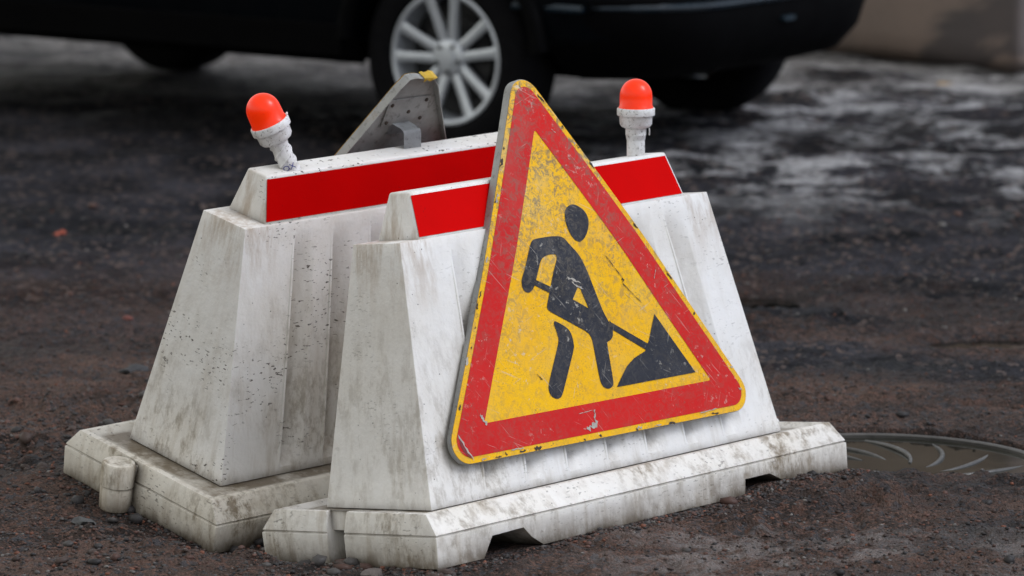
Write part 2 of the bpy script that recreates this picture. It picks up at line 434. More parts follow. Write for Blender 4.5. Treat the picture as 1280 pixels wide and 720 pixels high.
def ground_z(x, y):
    big = fbm(x * .8, y * .8, 3, 3) * .012
    med = fbm(x * 5, y * 5, 21, 4, .65) * .015
    clod = np.maximum(0, fbm(x * 13, y * 13, 47, 3, .6) - .12) * .045 * ss(fbm(x * 1.6, y * 1.6, 49, 3), -.1, .25) * (1 - ss(y, 12, 13))
    fine = fbm(x * 24, y * 24, 41, 3, .8) * .0140 + clod
    far = ss(y, 13, 15)
    z = big * (1 - ss(abs(x) + abs(y - 11), 3, 8) * .3) + med + fine * (1 - .5 * far)
    z = z + ss(x, .3, 1.5) * ss(y, 13.5, 15) * (fbm(x * 1.7, y * 2.6, 77, 4) * .035 + fbm(x * 7, y * 7, 79, 3) * .02)
    z = z + ss(y, 12.2, 13.4) * fbm(x * 2.4, y * 2.4, 140, 5, .6) * .030
    z = z + ss(fbm(x * .9, y * .9, 61, 4, .6) * .5 + (y - 12.45), 0, .03) * .016          # broken edges of old asphalt layers
    z = z - ss(fbm(x * 1.3, y * 1.3, 67, 4, .6) * .4 + (y - 14.2), 0, .04) * .016
    z = z + ss(fbm(x * 1.5, y * 1.5, 71, 4, .6) * .22 + (y - 10.62), 0, .02) * .012 * ss(x, .3, .6)
    # the two barriers rest on uneven, trodden ground
    num = 0; den = 0; cov = 0
    for P, hx, hy in ((PA, .64, .25), (PB, .64, .25)):
        nrm = (P.to_3x3() @ Vector((0, 0, 1))); o = P.translation
        pz = o.z - (nrm.x * (x - o.x) + nrm.y * (y - o.y)) / nrm.z
        yw = math.atan2(P[1][0], P[0][0]); c, s = math.cos(yw), math.sin(yw)
        lx = (x - o.x) * c + (y - o.y) * s; ly = -(x - o.x) * s + (y - o.y) * c
        d = np.hypot(np.maximum(abs(lx) - hx, 0), np.maximum(abs(ly) - hy, 0))
        pz = np.clip(pz, -.085, .05)
        w = np.exp(-(d / .10) ** 2) + 1e-9
        num = num + w * pz; den = den + w; cov = np.maximum(cov, np.exp(-(d / .16) ** 2))
        under = np.exp(-(d / .02) ** 2)
        z = z * (1 - under * .6)
    z = z * (1 - cov * .45) + (num / den - .0015) * cov
    # manhole well and puddles
    dm = np.hypot(x - MH[0], y - MH[1])
    edge = 9.795 + fbm(x * 6, y * 0 + 2, 91, 3) * .02
    m = (1 - ss(dm, MHR + .002, MHR + .016)) * ss(y, edge - .012, edge + .022)
    ring = np.exp(-((dm - MHR - .03) / .05) ** 2)
    z = np.where(y > edge, z * (1 - ring * .35) + ring * .002 , z)
    z = np.where(y <= edge + .02, z + .016 * np.exp(-((dm - MHR) / .09) ** 2) * (1 - ss(y, edge - .03, edge + .02)) * (y > 9.3), z)
    z = z * (1 - m) + -.05 * m
    for px, py, ax, ay in PUD:
        e = np.hypot((x - px) / ax, (y - py) / ay)
        k = np.exp(-(e) ** 2 * 1.3)
        k = np.minimum(1, k * 1.5); z = z * (1 - k) - .036 * k
    return z

def build_ground():
    xs = np.concatenate([-np.geomspace(400, 3, 26), np.arange(-2.95, -1.52, .05), np.arange(-1.5, 1.72, .0085), np.arange(1.74, 3.2, .05), np.geomspace(3.3, 400, 26)])
    ys = np.concatenate([-np.geomspace(300, .5, 14), np.arange(0, 8.4, .6), np.arange(8.45, 12.9, .0105), np.arange(12.92, 20, .03), np.geomspace(20.2, 900, 34)])
    X, Y = np.meshgrid(xs, ys); Z = ground_z(X, Y)
    flat = ss(np.hypot(X, Y - 12), 12, 25); Z = Z * (1 - flat)
    nv = X.size; co = np.stack([X.ravel(), Y.ravel(), Z.ravel()], 1).astype(np.float32)
    nx, ny = len(xs), len(ys)
    i = np.arange(nx - 1)[None, :] + np.arange(ny - 1)[:, None] * nx; i = i.ravel()
    F = np.stack([i, i + 1, i + nx + 1, i + nx], 1)
    me = bpy.data.meshes.new('ground')
    me.vertices.add(nv); me.vertices.foreach_set('co', co.ravel())
    me.loops.add(F.size); me.loops.foreach_set('vertex_index', F.ravel().astype(np.int32))
    me.polygons.add(len(F)); me.polygons.foreach_set('loop_start', (np.arange(len(F)) * 4).astype(np.int32))
    me.update(calc_edges=True)
    me.polygons.foreach_set('use_smooth', np.ones(len(F), bool))
    o = link('ground', me, M['ground']); tag(o, kind='structure')
build_ground()

def water_sheet(cx, cy, rx, ry, z, mt='water'):
    bm = bmesh.new(); n = 64
    c = bm.verts.new((cx, cy, z)); vs = [bm.verts.new((cx + rx * math.cos(2 * math.pi * k / n), cy + ry * math.sin(2 * math.pi * k / n), z)) for k in range(n)]
    for k in range(n): bm.faces.new((c, vs[k], vs[(k + 1) % n]))
    o = obj('puddle', bm, M[mt]); tag(o, kind='structure')
for px, py, ax, ay in PUD: water_sheet(px, py, ax * 1.9, ay * 1.9, -.0150, 'dark_water')
water_sheet(MH[0], MH[1], MHR - .012, MHR - .012, -.0125)

# loose grit: nobody could count it
def build_gravel():
    t = (1 + 5 ** .5) / 2
    V0 = np.array([(-1, t, 0), (1, t, 0), (-1, -t, 0), (1, -t, 0), (0, -1, t), (0, 1, t), (0, -1, -t), (0, 1, -t), (t, 0, -1), (t, 0, 1), (-t, 0, -1), (-t, 0, 1)], float) / 1.9
    F0 = np.array([(0, 11, 5), (0, 5, 1), (0, 1, 7), (0, 7, 10), (0, 10, 11), (1, 5, 9), (5, 11, 4), (11, 10, 2), (10, 7, 6), (7, 1, 8), (3, 9, 4), (3, 4, 2), (3, 2, 6), (3, 6, 8), (3, 8, 9), (4, 9, 5), (2, 4, 11), (6, 2, 10), (8, 6, 7), (9, 8, 1)])
    N = 42000
    y = 8.5 + 5.5 * rng.random(N) ** 1.5; x = (rng.random(N) * 2 - 1) * (.125 * y + .12)
    x[:9000] = -.2 - rng.random(9000) * 1.1; y[:9000] = 8.6 + rng.random(9000) ** 1.2 * 2.2
    per = np.linspace(0, 1, 4500); k0 = 9000                       # grit banked up along the feet of the barriers
    for P in (PA, PB):
        yw = math.atan2(P[1][0], P[0][0]); c, s = math.cos(yw), math.sin(yw)
        q = rng.random(4500); off = .004 + .05 * rng.random(4500) ** 2
        long_ = q < .68
        lx = np.where(long_, (rng.random(4500) * 2 - 1) * .70, -(.656 + off)); ly = np.where(long_, -(.272 + off), (rng.random(4500) * 2 - 1) * .32)
        x[k0:k0 + 4500] = P.translation.x + lx * c - ly * s; y[k0:k0 + 4500] = P.translation.y + lx * s + ly * c; k0 += 4500
    dens = fbm(x * 3, y * 3, 55, 3)
    keep = dens > rng.random(N) * .9 - .65
    # not on the manhole water
    keep &= ~((np.hypot(x - MH[0], y - MH[1]) < MHR + .02) & (y > 9.80))
    for P in (PA, PB):
        yw = math.atan2(P[1][0], P[0][0]); c, s = math.cos(yw), math.sin(yw); o = P.translation
        lx = (x - o.x) * c + (y - o.y) * s; ly = -(x - o.x) * s + (y - o.y) * c
        keep &= ~((abs(lx) < .645) & (abs(ly) < .262))
    x = x[keep]; y = y[keep]; N = len(x)
    r = .0018 + .0042 * rng.random(N) ** 2.5
    bigm = rng.random(N) < np.where((x < -.2) & (y < 10.8), .016, .005); r[bigm] = .006 + rng.random(bigm.sum()) ** 1.8 * .013
    z = ground_z(x, y) + r * .25
    V = V0[None] * (1 + (rng.random((N, 12, 1)) - .5) * .55)
    sc = np.stack([r * (.8 + .8 * rng.random(N)), r * (.8 + .5 * rng.random(N)), r * (.45 + .5 * rng.random(N))], 1)
    V = V * sc[:, None, :]
    a = rng.random(N) * 6.28; ca, sa = np.cos(a)[:, None], np.sin(a)[:, None]
    b = rng.random(N) * .8 - .4; cb, sb = np.cos(b)[:, None], np.sin(b)[:, None]
    vx, vy, vz = V[..., 0], V[..., 1], V[..., 2]
    vy, vz = vy * cb - vz * sb, vy * sb + vz * cb
    vx, vy = vx * ca - vy * sa, vx * sa + vy * ca
    co = np.stack([vx + x[:, None], vy + y[:, None], vz + z[:, None]], 2).reshape(-1, 3).astype(np.float32)
    F = (F0[None] + (np.arange(N) * 12)[:, None, None]).reshape(-1, 3)
    pal = np.array([(.055, .036, .030), (.10, .050, .038), (.032, .030, .031), (.075, .070, .068), (.16, .15, .14), (.17, .062, .035), (.018, .017, .018)])
    pick = rng.choice(len(pal), N, p=[.30, .18, .18, .14, .045, .045, .11])
    c = pal[pick] * (.7 + .6 * rng.random((N, 1)))
    me = bpy.data.meshes.new('gravel')
    me.vertices.add(len(co)); me.vertices.foreach_set('co', co.ravel())
    me.loops.add(F.size); me.loops.foreach_set('vertex_index', F.ravel().astype(np.int32))
    me.polygons.add(len(F)); me.polygons.foreach_set('loop_start', (np.arange(len(F)) * 3).astype(np.int32))
    me.update(calc_edges=True)
    at = me.color_attributes.new('Col', 'FLOAT_COLOR', 'POINT')
    cc = np.concatenate([np.repeat(c, 12, 0), np.ones((N * 12, 1))], 1).astype(np.float32)
    at.data.foreach_set('color', cc.ravel())
    o = link('gravel', me, M['gravel'])
    tag(o, 'reddish brown and grey grit scattered over the broken road surface', 'gravel', kind='stuff')
build_gravel()

def stone(name, x, y, r, colr, label, cat, sq=.6, seed=0):
    bm = bmesh.new(); bmesh.ops.create_icosphere(bm, subdivisions=2, radius=r)
    for v in bm.verts:
        k = 1 + mnoise.noise(v.co / r * 1.1 + Vector((seed * 7.1, 0, 0))) * .75
        v.co = Vector((v.co.x * k * 1.25, v.co.y * k, v.co.z * k * sq))
    z = float(ground_z(np.array([x]), np.array([y]))[0])
    for v in bm.verts: v.co += Vector((0, 0, r * sq * .45))
    o = obj(name, bm, mat_simple(name + '_face', colr, .7, 0, .5, 60, .5, 200), None, 45)
    o.location = (x, y, z); o.rotation_euler = (0, 0, seed * 1.3)
    tag(o, label, cat)
stone('brick_fragment', -1.412, 13.482, .020, (.30, .055, .025), 'small orange brick chip on the dark road at the far left', 'brick chip', .6, 1)
stone('pebble', -1.066, 11.907, .014, (.16, .045, .035), 'dull red chip of rubble on the road left of the rear barrier', 'pebble', .6, 2)
stone('stone', -.985, 11.10, .030, (.035, .036, .040), 'flat dark grey stone on the grit left of the rear barrier, above its base', 'stone', .45, 3)
stone('stone', -.93, 9.28, .026, (.075, .078, .082), 'pale grey rounded stone on the ground below the round lug of the rear barrier', 'stone', .55, 4)
stone('stone', -.285, 8.80, .020, (.12, .10, .09), 'small light brown stone touching the split end block of the front barrier', 'stone', .6, 5)
stone('litter_scrap', 1.745, 17.531, .030, (.55, .30, .03), 'yellow scrap of litter on the road in front of the beige concrete block', 'litter', .35, 6)

# ------------------------------------------------------------------ plastic road barriers
LA = [0.654, 0.6529, 0.6436, 0.5579, 0.4847, 0.4211, 0.4042]
LB = [0.2684, 0.2699, 0.2356, 0.1631, 0.0729, 0.0655, 0.0316]
LZ = [0, 0.0674, 0.1131, 0.1051, 0.6653, 0.6653, 0.7684]

def barrier_base(parent, mat):
    a, b, z = LA, LB, LZ
    bm = bmesh.new()
    sm = z[1]
    # deck: bottom, wall, seam (a fine shadow line), upper wall, bevel, recessed deck
    rings = [rect(a[0], b[0], 0), rect(a[1] + .0015, b[1] + .0015, sm - .003), rect(a[1] - .002, b[1] - .002, sm - .0008),
             rect(a[1] - .002, b[1] - .002, sm + .0008), rect(a[1] + .0005, b[1] + .0005, sm + .003),
             rect(a[2], b[2], z[2]), rect(a[2] - .014, b[2] - .012, z[2] + .001), rect(a[2] - .030, b[2] - .026, z[3] - .001), rect(a[3] - .02, b[3] - .02, z[3] - .002)]
    loft(bm, rings); bmesh.ops.recalc_face_normals(bm, faces=bm.faces)
    o = obj('base', bm, mat)
    cuts = []
    def prism(poly):                       # x,z polygon cut right through the width
        c = bmesh.new()
        loft(c, [[(x, -.4, zz) for x, zz in poly], [(x, .4, zz) for x, zz in poly]]); cuts.append(tmp_obj(c))
    prism([(-.520, -.02), (-.520, .0), (-.492, .044), (-.398, .046), (-.375, .022), (-.340, -.001), (-.340, -.02)])
    prism([(.302, -.02), (.302, -.001), (.306, .036), (.388, .036), (.440, .010), (.475, -.001), (.475, -.02)])
    # socket slot in the near-left end
    c = bmesh.new(); ym = .035
    loft(c, [[(-.70, ym - .024, -.02), (-.575, ym - .024, -.02), (-.575, ym + .030, -.02), (-.70, ym + .030, -.02)],
             [(-.70, ym - .024, sm + .004), (-.575, ym - .024, sm + .004), (-.575, ym + .030, sm + .004), (-.70, ym + .030, sm + .004)]])
    return o, cuts, c, ym

def build_barrier(name, P, socket_end, mats, label):
    root = empty(name, P); tag(root, label, 'road barrier', 'white plastic road barriers standing side by side')
    mp, mb, ms = mats
    a, b, z = LA, LB, LZ
    o, cuts, sock, ym = barrier_base(root, mb)
    if socket_end:
        cuts.append(tmp_obj(sock))
        c2 = bmesh.new()                    # the slot is shallower above the seam
        s = z[1]
        loft(c2, [[(-.70, ym - .024, s - .004), (-.634, ym - .024, s - .004), (-.634, ym + .030, s - .004), (-.70, ym + .030, s - .004)],
                  [(-.70, ym - .030, .14), (-.628, ym - .030, .14), (-.628, ym + .036, .14), (-.70, ym + .036, .14)]])
        cuts.append(tmp_obj(c2))
        bake(o, cuts, (), .0115, 4, 24)
    else:
        sock.free()
        bake(o, cuts, (), .0115, 4, 24)
    o.parent = root
    # round lug on the other end (seen on the rear barrier's near-left end)
    bm = bmesh.new(); s = -1 if not socket_end else 1
    ly = .045 if not socket_end else 0
    prof = [(.030, -.004), (.036, .002), (.0372, .050), (.0355, .0535), (.0355, .055), (.0385, .0575), (.0385, .104), (.0350, .110), (.030, .111), (.026, .107)]
    lathe(bm, prof, 28, Matrix.Translation((s * (a[0] + .026), ly, 0)))
    box(bm, *sorted((s * (a[0] - .012), s * (a[0] + .02))), ly - .026, ly + .026, .002, .104)
    bmesh.ops.recalc_face_normals(bm, faces=bm.faces)
    obj('coupling_lug', bm, mb, root, 35)
    bm = bmesh.new()                        # stub pin standing on the right end ledge
    lathe(bm, [(.013, z[3] - .01), (.013, z[3] + .026), (.010, z[3] + .030)], 16, Matrix.Translation((a[3] + .012, -b[3] + .055, 0)))
    obj('locating_pin', bm, mb, root, 35)

    # body: tapered tank, long sides fluted
    bm = bmesh.new()
    def u_list():
        us = [-1.0, -.80]
        k = -.80; w = 1.60 / 7
        for i in range(7):
            u0 = k + i * w
            us += [u0 + .02, u0 + .10, u0 + .115, u0 + .185, u0 + .218]
        us += [.83, 1.0]
        return sorted(set(round(u, 4) for u in us))
    def flute(u):
        if abs(u) > .80: return 0
        k = ((u + .80) / (1.60 / 7)) % 1; k *= (1.60 / 7)
        if k < .088 : return 0
        if k < .0985: return -.14
        if k < .1075: return (k - .0985) / .009
        if k < .147: return 1
        return max(0, 1 - (k - .147) / .068)
    us = [-1, -.9]
    for i in range(7):
        u0 = -.80 + i * 1.60 / 7
        us += [u0, u0 + .086, u0 + .0895, u0 + .098, u0 + .108, u0 + .140, u0 + .165, u0 + .190, u0 + .216]
    us += [.80, .9, 1]
    vsamp = [0, .03, .07, .10, .25, .5, .70, .80, .85, .90, .945, 1]
    def side(sign):
        g = []
        for v in vsamp:
            zz = z[3] + (z[4] - z[3]) * v
            ax = a[3] + (a[4] - a[3]) * v; by = b[3] + (b[4] - b[3]) * v
            fade = min(1, max(0, (v - .03) / .07), max(0, (.945 - v) / .14))
            d = .025 * fade * (1 - .35 * v)
            bulge = .004 * math.sin(math.pi * v)
            g.append([bm.verts.new((ax * u, sign * (by - d * flute(u) + bulge * (1 - u * u)), zz)) for u in us])
        for i in range(len(vsamp) - 1):
            for j in range(len(us) - 1):
                f = (g[i][j], g[i][j + 1], g[i + 1][j + 1], g[i + 1][j])
                bm.faces.new(f if sign < 0 else f[::-1])
        return g
    gf = side(-1); gb = side(1)
    for i in range(len(vsamp) - 1):
        bm.faces.new((gb[i][0], gf[i][0], gf[i + 1][0], gb[i + 1][0]))
        bm.faces.new((gf[i][-1], gb[i][-1], gb[i + 1][-1], gf[i + 1][-1]))
    for j in range(len(us) - 1):
        bm.faces.new((gf[-1][j], gf[-1][j + 1], gb[-1][j + 1], gb[-1][j]))
        bm.faces.new((gf[0][j + 1], gf[0][j], gb[0][j], gb[0][j + 1]))
    bmesh.ops.recalc_face_normals(bm, faces=bm.faces)
    o = obj('body', bm, mp); bake(o, (), (), .0050, 3, 24, 40); o.parent = root

    bm = bmesh.new()                        # stepped top rail
    loft(bm, [rect(a[5], b[5], z[5] - .004), rect(a[6], b[6], z[6] - .002)])
    o = obj('top_rail', bm, mp); bake(o, (), (), .0050, 3, 30); o.parent = root
    for s in (-1, 1):                       # red sheeting on both sides of the rail
        bm = bmesh.new()
        def pt(u, v, off=.0012):
            ax = a[5] + (a[6] - a[5]) * v - .001; by = b[5] + (b[6] - b[5]) * v
            return (u * ax, s * (by + off), z[5] - .004 + (z[6] - z[5] + .002) * v)
        g = [[bm.verts.new(pt(u, v)) for u in np.linspace(-.997 if s < 0 else -.95, .985, 20)] for v in (.085, .5, .925)]
        for i in range(2):
            for j in range(19):
                f = (g[i][j], g[i][j + 1], g[i + 1][j + 1], g[i + 1][j]); bm.faces.new(f if s < 0 else f[::-1])
        obj('reflective_strip', bm, ms, root)
    return root

barA = build_barrier('road_barrier', PA, True, (M['plastic_a'], M['plastic_base_a'], M['strip_a']),
                     'white plastic road barrier in front, carrying the yellow warning triangle on its side')
barB = build_barrier('road_barrier', PB, False, (M['plastic_b'], M['plastic_base_b'], M['strip_b']),
                     'grimy white plastic road barrier standing behind, with the tilted red lamp on its top')

# ------------------------------------------------------------------ warning lamps
def build_lamp(P, base_parts, label, twisted=False):
    root = empty('warning_lamp', P); tag(root, label, 'warning lamp', 'orange red barrier lamps')
    # stem
    bm = bmesh.new()
    if not twisted:
        lathe(bm, [(.0205, -.02), (.0205, .036), (.0215, .037), (.0225, .046), (.0235, .047), (.0235, .064)], 28)
        tube(bm, [(.030, -.006, .064), (.0305, -.006, .052), (.030, -.006, .047)], .0018, 6)
    else:
        prof = [(.0215, -.03), (.0205, .004), (.0185, .02), (.0200, .034), (.0185, .048), (.0225, .064)]
        lathe(bm, prof, 28)
        for k in range(3):                # cable-tie like wraps around the broken stem
            pts = []
            for i in range(30):
                t = i / 29; ang = t * 5.5 + k * 2.1
                pts.append((.0195 * math.cos(ang), .0195 * math.sin(ang), -.01 + .065 * t))
            tube(bm, pts, .0026, 6)
    obj('stem', bm, M['collar'], root, 40)
    bm = bmesh.new()                       # stepped collar
    lathe(bm, [(.0235, .062), (.0325, .066), (.0365, .072), (.0375, .090), (.0380, .0915), (.0425, .092), (.0430, .094), (.0430, .107), (.0415, .109)], 40)
    if twisted: tube(bm, [(.0425, -.01, .112), (.0425, .004, .112)], .0022, 6)
    obj('collar', bm, M['collar'], root, 40)
    bm = bmesh.new()                       # lens: short drum under a dome
    pr = [(.0392, .1085), (.0388, .112), (.0372, .114), (.0368, .135)]
    for i in range(1, 13):
        a = i / 12 * math.pi / 2; pr.append((max(.0006, .0366 * math.cos(a)), .137 + .0375 * math.sin(a)))
    lathe(bm, pr, 48)
    obj('lens', bm, M['lens'], root, 50)
    return root
pa_top = PA @ Vector((.340, .0, LZ[6] - .002))
build_lamp(Matrix.Translation(pa_top), None, 'upright orange red lamp on a white stem at the right end of the front barrier')
pb_top = PB @ Vector((-.313, -.004, LZ[6] - .002))
lt = build_lamp(Matrix.Translation(pb_top) @ Matrix.Rotation(R(-23), 4, 'Y') @ Matrix.Rotation(R(10), 4, 'X') @ Matrix.Scale(1.05, 4), None,
           'leaning orange red lamp on a taped stem at the left end of the rear barrier', True)
# smudged blue characters at the foot of the leaning stem
fc = bpy.data.curves.new('stem_marking', 'FONT'); fc.body = '.OX'; fc.size = .017; fc.extrude = .0004; fc.align_x = 'CENTER'
fo = bpy.data.objects.new('stem_marking', fc); col.objects.link(fo)
bpy.context.view_layer.update()
me = bpy.data.meshes.new_from_object(fo.evaluated_get(bpy.context.evaluated_depsgraph_get())); bpy.data.objects.remove(fo)
for v in me.vertices:
    a = v.co.x / .0235; r = .0255 + v.co.z
    v.co = Vector((r * math.sin(a), -r * math.cos(a), v.co.y + .002))
me.materials.clear()
link('stem_marking', me, M['blue_ink'], lt)

# ------------------------------------------------------------------ triangular signs
S = .98754; H3 = math.sqrt(3) / 2; W0 = .42; BEND = .0662
def tri_round(t, r, n=10):
    """rounded triangle, inset t from the sharp one, corner radius r (unit side, base on w=0)"""
    cs = [(-.5 + t * math.sqrt(3), t), (.5 - t * math.sqrt(3), t), (0, H3 - 2 * t)]
    if r <= 0: return cs
    cc = [(-.5 + (t + r) * math.sqrt(3), t + r), (.5 - (t + r) * math.sqrt(3), t + r), (0, H3 - 2 * (t + r))]
    out = []
    for (cx, cy), a0 in zip(cc, (150, 270, 30)):
        for k in range(n + 1):
            a = R(a0 + 120 * k / n); out.append((cx + r * math.cos(a), cy + r * math.sin(a)))
    return out
def smooth_poly(pts, it=2):
    for _ in range(it):
        q = []
        for i in range(len(pts)):
            a, b = pts[i], pts[(i + 1) % len(pts)]
            L = math.hypot(a[0] - b[0], a[1] - b[1])
            k = min(.25, .010 / max(L, 1e-6))
            q += [(a[0] * (1 - k) + b[0] * k, a[1] * (1 - k) + b[1] * k), (a[0] * k + b[0] * (1 - k), a[1] * k + b[1] * (1 - k))]
        pts = q
    return pts
def sheet(bm, outer, holes=(), y=0.):
    polys = [[Vector((u * S, w * S, 0)) for u, w in L] for L in [outer] + list(holes)]
    flat = [p for L in polys for p in L]
    vs = [bm.verts.new((p.x, y, p.y)) for p in flat]
    for t in tessellate_polygon(polys):
        a, b, c = (flat[i] for i in t)
        cr = (b - a).cross(c - a).z
        if abs(cr) < 1e-12: continue
        bm.faces.new([vs[i] for i in (t if cr > 0 else t[::-1])])
def bend_mesh(bm, bend=BEND, warp=True):
    for u in np.arange(-.46, .47, .04):
        bmesh.ops.bisect_plane(bm, geom=bm.verts[:] + bm.edges[:] + bm.faces[:], plane_co=(u * S, 0, 0), plane_no=(1, 0, 0))
    for w in list(np.arange(.04, .86, .04)) + [W0 - .02, W0 + .02]:
        bmesh.ops.bisect_plane(bm, geom=bm.verts[:] + bm.edges[:] + bm.faces[:], plane_co=(0, 0, w * S), plane_no=(0, 0, 1))
    for v in bm.verts:
        t = v.co.z - W0 * S; k = .06
        d = 0 if t < -k else (t if t > k else (t + k) ** 2 / (4 * k))
        v.co.y += d * bend
        if warp: v.co.y += .0016 * math.sin(v.co.x * 9 + 1) * math.cos(v.co.z * 7)
QX = (-0.025877, -0.181207, 0.180555, 0.178635, -0.0088616, -0.0132586)
c, s_ = math.cos(QX[3]), math.sin(QX[3])
TL = Matrix(((1, 0, 0, 0), (0, c, s_, 0), (0, -s_, c, 0), (0, 0, 0, 1)))     # lean back
MS = PA @ Matrix.Translation(QX[:3]) @ Matrix.Rotation(QX[4], 4, 'Z') @ TL @ Matrix.Rotation(-QX[5], 4, 'Y')
sign = empty('warning_sign', MS)
tag(sign, 'scuffed yellow triangle sign with red border and digging man, leaning on front barrier', 'warning sign')
FIG = dict(
 head=[(0.0458, 0.5245), (0.0253, 0.5159), (0.0171, 0.4934), (0.0182, 0.4699), (0.0254, 0.4493), (0.0405, 0.4369), (0.0597, 0.4419), (0.0793, 0.4614), (0.0894, 0.482), (0.087, 0.5021), (0.0724, 0.5163), (0.0576, 0.5233)],
 torso=[(-0.1036, 0.453), (-0.0932, 0.459), (-0.0782, 0.4601), (-0.0416, 0.4604), (-0.0132, 0.4579), (-0.0006, 0.4522), (0.0092, 0.4386), (0.0334, 0.4091), (0.0442, 0.3795), (0.0571, 0.3248), (0.0665, 0.2821), (0.0791, 0.2521), (0.0864, 0.2353), (0.084, 0.2196), (0.0737, 0.2102), (0.0607, 0.2083), (0.0599, 0.1978), (0.0569, 0.1557), (0.0549, 0.117), (0.0499, 0.1088), (0.0385, 0.1043), (0.0268, 0.1066), (0.017, 0.115), (0.0141, 0.1295), (0.0162, 0.1927), (0.0168, 0.2315), (-0.0942, 0.2963), (-0.1001, 0.304), (-0.0966, 0.3124), (-0.0814, 0.3386), (-0.0552, 0.3838), (-0.0302, 0.418), (-0.0561, 0.4209), (-0.0741, 0.4176), (-0.0856, 0.4119), (-0.1119, 0.3728), (-0.1173, 0.3629), (-0.1284, 0.3502), (-0.1426, 0.3431), (-0.1555, 0.3481), (-0.1603, 0.3609), (-0.1552, 0.3778), (-0.1418, 0.3938)],
 hole=[(0.011, 0.3437), (-0.0162, 0.314), (0.0259, 0.2888)],
 leg=[(-0.092, 0.2795), (-0.0436, 0.2496), (-0.0412, 0.2142), (-0.0477, 0.2009), (-0.1049, 0.1172), (-0.1159, 0.1048), (-0.1309, 0.1033), (-0.1452, 0.1122), (-0.149, 0.1267), (-0.144, 0.14), (-0.0861, 0.2269), (-0.0844, 0.2407)],
 handle=[(-0.1144, 0.3696), (-0.1068, 0.3659), (-0.0681, 0.3459), (-0.0777, 0.3337), (-0.1212, 0.3581)],
 shaft=[(0.0824, 0.2546), (0.0858, 0.2495), (0.1899, 0.186), (0.1767, 0.1748), (0.0796, 0.2365)],
 pile=[(0.2267, 0.2514), (0.3158, 0.1051), (0.0615, 0.1052), (0.0799, 0.1233), (0.1066, 0.1472), (0.1338, 0.1619), (0.1729, 0.173), (0.1904, 0.1937)])
RO = .045 / S
bm = bmesh.new()                            # yellow sheet
sheet(bm, tri_round(.0012, RO)); bend_mesh(bm); obj('face_sheet', bm, M['yellow'], sign)
bm = bmesh.new()                            # red border ring
sheet(bm, tri_round(.0150, RO - .012), [tri_round(.081, .004, 3)], -.0009); bend_mesh(bm); obj('red_border', bm, M['red'], sign)
bm = bmesh.new()
sheet(bm, smooth_poly(FIG['head'], 2), (), -.0010)
bend_mesh(bm); obj('digging_man_head', bm, M['black'], sign)
bm = bmesh.new()
sheet(bm, smooth_poly(FIG['torso'], 2), [FIG['hole']], -.0010)
bend_mesh(bm); obj('digging_man_torso', bm, M['black'], sign)
bm = bmesh.new(); sheet(bm, smooth_poly(FIG['leg'], 2), (), -.0010); bend_mesh(bm); obj('digging_man_leg', bm, M['black'], sign)
for key in ('handle', 'shaft'):
    bm = bmesh.new(); sheet(bm, FIG[key], (), -.0012); bend_mesh(bm); obj('shovel_' + key, bm, M['black'], sign)
bm = bmesh.new(); sheet(bm, FIG['pile'], (), -.0014); bend_mesh(bm); obj('rubble_heap', bm, M['black'], sign)
# scratches through to the metal
def jag(p0, p1, w, seed, n=9):
    rr = random.Random(seed); a = []; b = []
    dx, dy = p1[0] - p0[0], p1[1] - p0[1]; L = math.hypot(dx, dy); nx, ny = -dy / L, dx / L
    for i in range(n + 1):
        t = i / n; ww = w * (.25 + rr.random()) * (1 if 0 < i < n else .1); o = (rr.random() - .5) * w * .8
        x, y = p0[0] + dx * t, p0[1] + dy * t
        a.append((x + nx * (o + ww / 2), y + ny * (o + ww / 2))); b.append((x + nx * (o - ww / 2), y + ny * (o - ww / 2)))
    return a + b[::-1]
for p0, p1, w, sd in (((-.4432, .068), (-.412, .006), .0042, 1), ((-.3670, .103), (-.3535, .076), .0065, 2), ((-.060, .026), (-.020, .036), .0120, 3), ((-.030, .040), (-.022, .066), .0045, 4),
                      ((-.075, .062), (-.024, .066), .0014, 5), ((.148, .310), (.205, .255), .0010, 7), ((.44, .052), (.455, .046), .004, 8),
                      ((-.118, .455), (-.095, .425), .0012, 9), ((-.095, .425), (-.1, .400), .0014, 10), ((.250, .330), (.262, .350), .002, 11), ((-.02, .365), (.018, .345), .007, 12), ((-.01, .352), (.022, .332), .005, 13),
                      ((.30, .012), (.36, .016), .0028, 14), ((-.30, .014), (-.26, .012), .0024, 15), ((.05, .70), (.062, .688), .002, 16)):
    bm = bmesh.new(); sheet(bm, jag(p0, p1, w, sd), (), -.0018); bend_mesh(bm); obj('scratch', bm, M['scratch'], sign)
bm = bmesh.new(); sheet(bm, [(-.4405, .058), (-.4150, .0105), (-.4260, .0165), (-.4370, .031), (-.4425, .046)], (), -.0016); bend_mesh(bm)
obj('peeled_patch', bm, M['scrape_red'], sign)
# chipped rim: short dark nicks along the folded edge
rc = random.Random(5)
for k in range(34):
    e = k % 3; t0 = .10 + .80 * rc.random(); L_ = .006 + .020 * rc.random() ** 2; ins = .0035 + .005 * rc.random()
    cs3 = tri_round(ins, 0); pA, pB = Vector(cs3[e]), Vector(cs3[(e + 1) % 3]); dv = (pB - pA).normalized()
    q0 = pA + (pB - pA) * t0; q1 = q0 + dv * L_
    bm = bmesh.new(); sheet(bm, jag(tuple(q0), tuple(q1), .003 + .004 * rc.random(), k + 50, 5), (), -.0012 if k % 4 else -.0014); bend_mesh(bm)
    obj('edge_chip', bm, M['hole'] if k % 4 else M['scratch'], sign)
